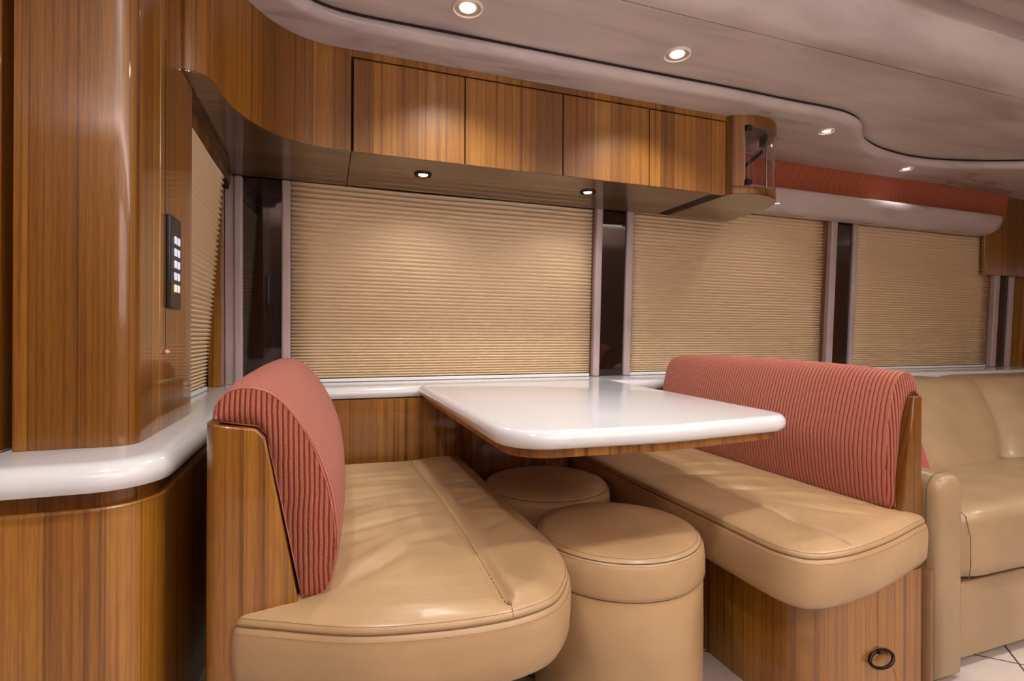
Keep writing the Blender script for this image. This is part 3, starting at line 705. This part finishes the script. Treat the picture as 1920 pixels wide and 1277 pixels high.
# right bench
t = thing('dinette_bench', 'right dinette bench with red striped back and tan leather seat', 'bench', (1.25, 1.4, 0))
sor = [(1.494, .955), (1.478, .935), (1.404, .914), (1.30, .885), (1.20, .862), (1.10, .848), (1.03, .850), (.985, .868), (.960, .91), (.953, .96), (.953, 1.05), (.953, 1.15)]
sorl = smooth_curve(sor, 5) + [(.950, 1.5), (.948, 1.97), (.965, 1.99), (1.2, 1.99), (1.48, 1.99), (1.496, 1.97), (1.496, 1.3)]
FR = [(1.25, 1.05, 2.3, .012, .08, -.003), (1.3, 1.15, 2.5, .013, .09, .004), (1.22, 1.25, 2.7, .012, .09, -.004), (1.28, 1.35, 2.8, .014, .1, .003), (1.2, 1.45, 2.9, .012, .1, -.004), (1.3, 1.55, 2.9, .012, .09, .003), (1.12, 1.02, 1.2, .014, .06, -.003), (1.38, 1.1, 2.1, .01, .05, -.003)]
def hr(x, y):
    h = .010 * math.sin(min(1, max(0, (x - .95) / .55)) * PI)
    for q in FR: h += fold(x, y, *q)
    return h - .005 * math.exp(-((x - 1.115) / .009) ** 2)
s2 = seat(t, sorl, ((1.22, 1.1), (1.22, 1.8)), .462, .325, hr)
MB().tube([(1.115, y, seat.z(1.115, y) + .0003) for y in [.862 + i_ * .02 for i_ in range(55)]], .0003, 5).build('centre_seam', SEAM, s2)
pn = [(1.519, 0), (1.519, .772), (1.486, .772), (1.444, .455), (1.444, .43), (1.497, .43), (1.497, 0)]
MB().loft([[(x, y, z) for x, z in pn] for y in (.972, 2.04)]).build('back_panel', WOOD, t, bevel=.004, seg=3)
fr_ = [(1.446, .470), (1.436, .468), (1.426, .482), (1.420, .530), (1.420, .620), (1.428, .710), (1.444, .780), (1.462, .818), (1.488, .834), (1.512, .830), (1.532, .812), (1.541, .787), (1.536, .768)]
bk_ = [(1.4455, .474), (1.484, .765), (1.488, .776), (1.510, .778), (1.533, .772)]
ysR = [(1.000, 0, 0, 0), (1.006, .003, 0, 0), (1.017, .007, 0, 0), (1.04, .011, .001, .0), (1.12, .020, .003, .003), (1.25, .027, .006, .005), (1.5, .031, .010, .008), (1.75, .030, .013, .008), (1.9, .026, .014, .006), (1.98, .016, .014, .002), (2.01, .008, .014, -.002), (2.022, 0, .014, -.004)]
padded(t, 'back_cushion', outline(fr_, bk_), ysR, None, FAB_Y, FAB_X, (1.49, .62))
bs = MB().ext(ccw(rnd([(1.065, .935, .075), (1.462, .935, 0), (1.462, 2.0, 0), (1.065, 2.0, 0)], 12)), 0, .33).build('base', WOOD, t)
MB().ext(ccw(rnd([(1.4665, .94, .0), (1.478, .925, .010), (1.496, .925, .010), (1.4965, 1.2, 0), (1.4665, 1.2, 0)], 8)), 0, .325).build('corner_post', WOOD, t)
ring = MB(); rr_ = []
for k_ in range(40):
    a = 2 * PI * k_ / 40; x = 1.304 + .040 * math.cos(a); z = .130 + .017 * math.sin(a); y = .931 - .008 * (1 - math.sin(a)) * .9 + .002
    rr_.append((x, y, z))
ring.tube(rr_, .0042, 10, closed=True); ring.box(1.296, 1.312, .925, .936, .143, .151); o = ring.build('ring_pull', BRONZE, t); o['label'] = 'dark oval ring pull'

# ---------------------------------------------------------------- stools
def stool(x, y, label):
    t = thing('round_stool', label, 'stool', (x, y, 0), 'round leather stools under the table')
    r = .2165
    MB().lathe([(.17, .004), (r - .014, .004), (r - .008, .012), (r - .004, .05), (r - .002, .2), (r - .003, .325), (r - .007, .3365)], x, y, 180).build('body', LEATHER, t)
    o = MB().lathe([(r - .010, .3370), (r - .003, .341), (r + .001, .352), (r + .001, .385), (r - .002, .412), (r - .007, .421), (r - .009, .4225), (r - .009, .4245), (r - .014, .430), (r - .028, .436), (r * .75, .441), (r * .5, .445), (r * .25, .447), (.002, .4475)], x, y, 180).build('cushion', LEATHER, t)
    c_ = lambda rad, z, n=180: [(x + rad * math.cos(2 * PI * k_ / n), y + rad * math.sin(2 * PI * k_ / n), z) for k_ in range(n + 1)]
    m_ = MB(); m_.dashes(c_(r + .0006, .3465), .0042, .66, .00055); m_.build('stitching', STITCH, o); m_ = MB(); m_.dashes(c_(r - .0048, .4175), .0042, .66, .00055); m_.dashes(c_(r - .0165, .4317), .0042, .66, .00055); m_.build('stitching', STITCH, o)
    m_ = MB(); m_.tube(c_(r - .0085, .3368)[:-1], .0016, 6, closed=True); m_.tube(c_(r - .0085, .4233)[:-1], .0014, 6, closed=True); m_.build('piping', SEAM, o)
    a = R(-28); m_ = MB(); m_.tube([(x + (r + d) * math.cos(a), y + (r + d) * math.sin(a), z) for d, z in ((-.006, .02), (-.002, .1), (-.0005, .2), (-.001, .32), (.0012, .35), (.0012, .39), (-.001, .41))], .0010, 6); m_.build('side_seam', SEAM, t)
    return t
stool(.717, 1.205, 'round tan leather stool in front, between the two bench seats')
stool(.712, 1.665, 'round tan leather stool at the back, in the shade under the table')

# ---------------------------------------------------------------- sofa
t = thing('leather_sofa', 'light tan leather sofa at the right, beyond the striped bench back', 'sofa', (3, 1.4, 0))
SX = 1.642
YF = .955
def pillow_box(x0, x1, y0, y1, z0, z1, r, puff=.0, n=16):
    """soft box: superellipsoid-like cushion"""
    m_ = MB(); cx, cy, cz = (x0 + x1) / 2, (y0 + y1) / 2, (z0 + z1) / 2; hx, hy, hz = (x1 - x0) / 2, (y1 - y0) / 2, (z1 - z0) / 2
    bm = bmesh.new(); bmesh.ops.create_cube(bm, size=2); bmesh.ops.subdivide_edges(bm, edges=bm.edges[:], cuts=n, use_grid_fill=True)
    for v_ in bm.verts:
        p_ = Vector((v_.co.x * hx, v_.co.y * hy, v_.co.z * hz)); q = Vector((max(-hx + r, min(hx - r, p_.x)), max(-hy + r, min(hy - r, p_.y)), max(-hz + r, min(hz - r, p_.z))))
        d = p_ - q
        if d.length > 1e-9: p_ = q + d.normalized() * r
        ux, uy, uz = p_.x / hx, p_.y / hy, p_.z / hz
        p_ += Vector((0, uy * puff * (1 - ux * ux) * (1 - uz * uz), uz * puff * (1 - ux * ux) * (1 - uy * uy)))
        v_.co = p_ + Vector((cx, cy, cz))
    bm.verts.index_update()
    m_.add([tuple(v_.co) for v_ in bm.verts], [tuple(v_.index for v_ in f_.verts) for f_ in bm.faces]); bm.free(); return m_
MB().box(SX, 4.1, YF + .012, 1.95, .03, .242).build('base', LEATHER2, t, bevel=.008, seg=3)
MB().box(SX, 4.1, YF + .05, 1.9, .0, .03).build('plinth', DARKGAP, t)
m_ = pillow_box(SX + .002, 4.1, YF - .01, 1.62, .246, .452, .045, .012, 22)
m_.v = [(x, y, z - max(0, (y - 1.0)) * .14 * (1 if z > .35 else 0)) for x, y, z in m_.v]
sc_ = m_.build('seat_cushion', LEATHER2, t, angle=80)
# front seam of the seat
MB().tube([(SX + .035, YF - .004, .262), (SX + .030, YF - .012, .30), (SX + .030, YF - .011, .38), (SX + .036, YF + .004, .432), (SX + .04, YF + .03, .449)], .0012, 6).build('seam', SEAM, sc_)
def backc(x0, x1, x0b, x1b):
    m_ = pillow_box(0, 1, 0, 1, 0, 1, .12, .0, 16); vs = []
    for u, v_, w_ in m_.v:
        xa = x0b + (x0 - x0b) * w_; xb = x1b + (x1 - x1b) * w_
        yf = 1.45 + .30 * w_ - .03 * math.sin(w_ * PI); yb = 1.98
        puff = .035 * math.sin(max(0, min(1, u)) * PI) ** .5
        vs.append((xa + (xb - xa) * u, yf + (yb - yf) * v_ - puff * (1 - v_), .36 + .365 * w_ - .0 * v_))
    return MB().add(vs, m_.f)
backc(1.70, 3.155, 1.70, 2.83).build('back_cushion', LEATHER2, t, angle=80)
backc(3.165, 4.15, 2.84, 4.15).build('back_cushion', LEATHER2, t, angle=80)
# arm: flat slab with a rounded top
arm = rnd([(1.533, .01, 0), (1.640, .01, 0), (1.640, .560, .040), (1.533, .560, .050)], 10)
rings = []
for y, i_ in ((YF + .012, .012), (YF + .004, .005), (YF, .0), (YF + .3, 0), (YF + .9, 0)):
    pass
A = ccw([(x, z) for x, z in arm])
rg = [[(x, y, z) for x, z in off(A, d)] for y, d in ((YF - .016, .022), (YF - .012, .010), (YF - .004, .003), (YF + .008, 0), (YF + .02, 0), (YF + .6, 0), (1.95, 0))]
ao = MB().loft(rg).build('arm', LEATHER2, t, angle=60)
MB().tube([(x, YF + .014, z) for x, z in off(A, -.0002)], .0014, 6, closed=True).build('piping', SEAM, ao)
# cushion on the sofa
t = thing('throw_pillow', 'corner of a red pillow on the sofa behind the striped bench', 'pillow', (1.86, 1.34, .42))
m_ = MB(); vs = []; fs = []; n = 18
for sgn in (1, -1):
    b0 = len(vs)
    for i in range(n + 1):
        for j in range(n + 1):
            u, v_ = -1 + 2 * i / n, -1 + 2 * j / n
            th = .055 * ((1 - u ** 2) * (1 - v_ ** 2)) ** .5; pin = 1 - .10 * (1 - u * u) * abs(v_) - 0
            px = u * .165 * (1 - .08 * (1 - v_ * v_)); pz = v_ * .165 * (1 - .08 * (1 - u * u))
            vs.append((px, sgn * th, pz))
    for i in range(n):
        for j in range(n): a = b0 + i * (n + 1) + j; fs.append((a, a + n + 1, a + n + 2, a + 1))
M = Matrix.Translation(Vector((1.868, 1.335, .565))) @ Matrix.Rotation(R(-28), 4, 'X') @ Matrix.Rotation(R(-10), 4, 'Z') @ Matrix.Rotation(R(10), 4, 'Y')
MB().add([tuple(M @ Vector(p_)) for p_ in vs], fs).build('cover', ribbed('pillow_fabric', 0, .006, RED, (.45, .13, .10), .3, .3), t, angle=60)

for o in bpy.data.objects:
    if '_base' in o: del o['_base']
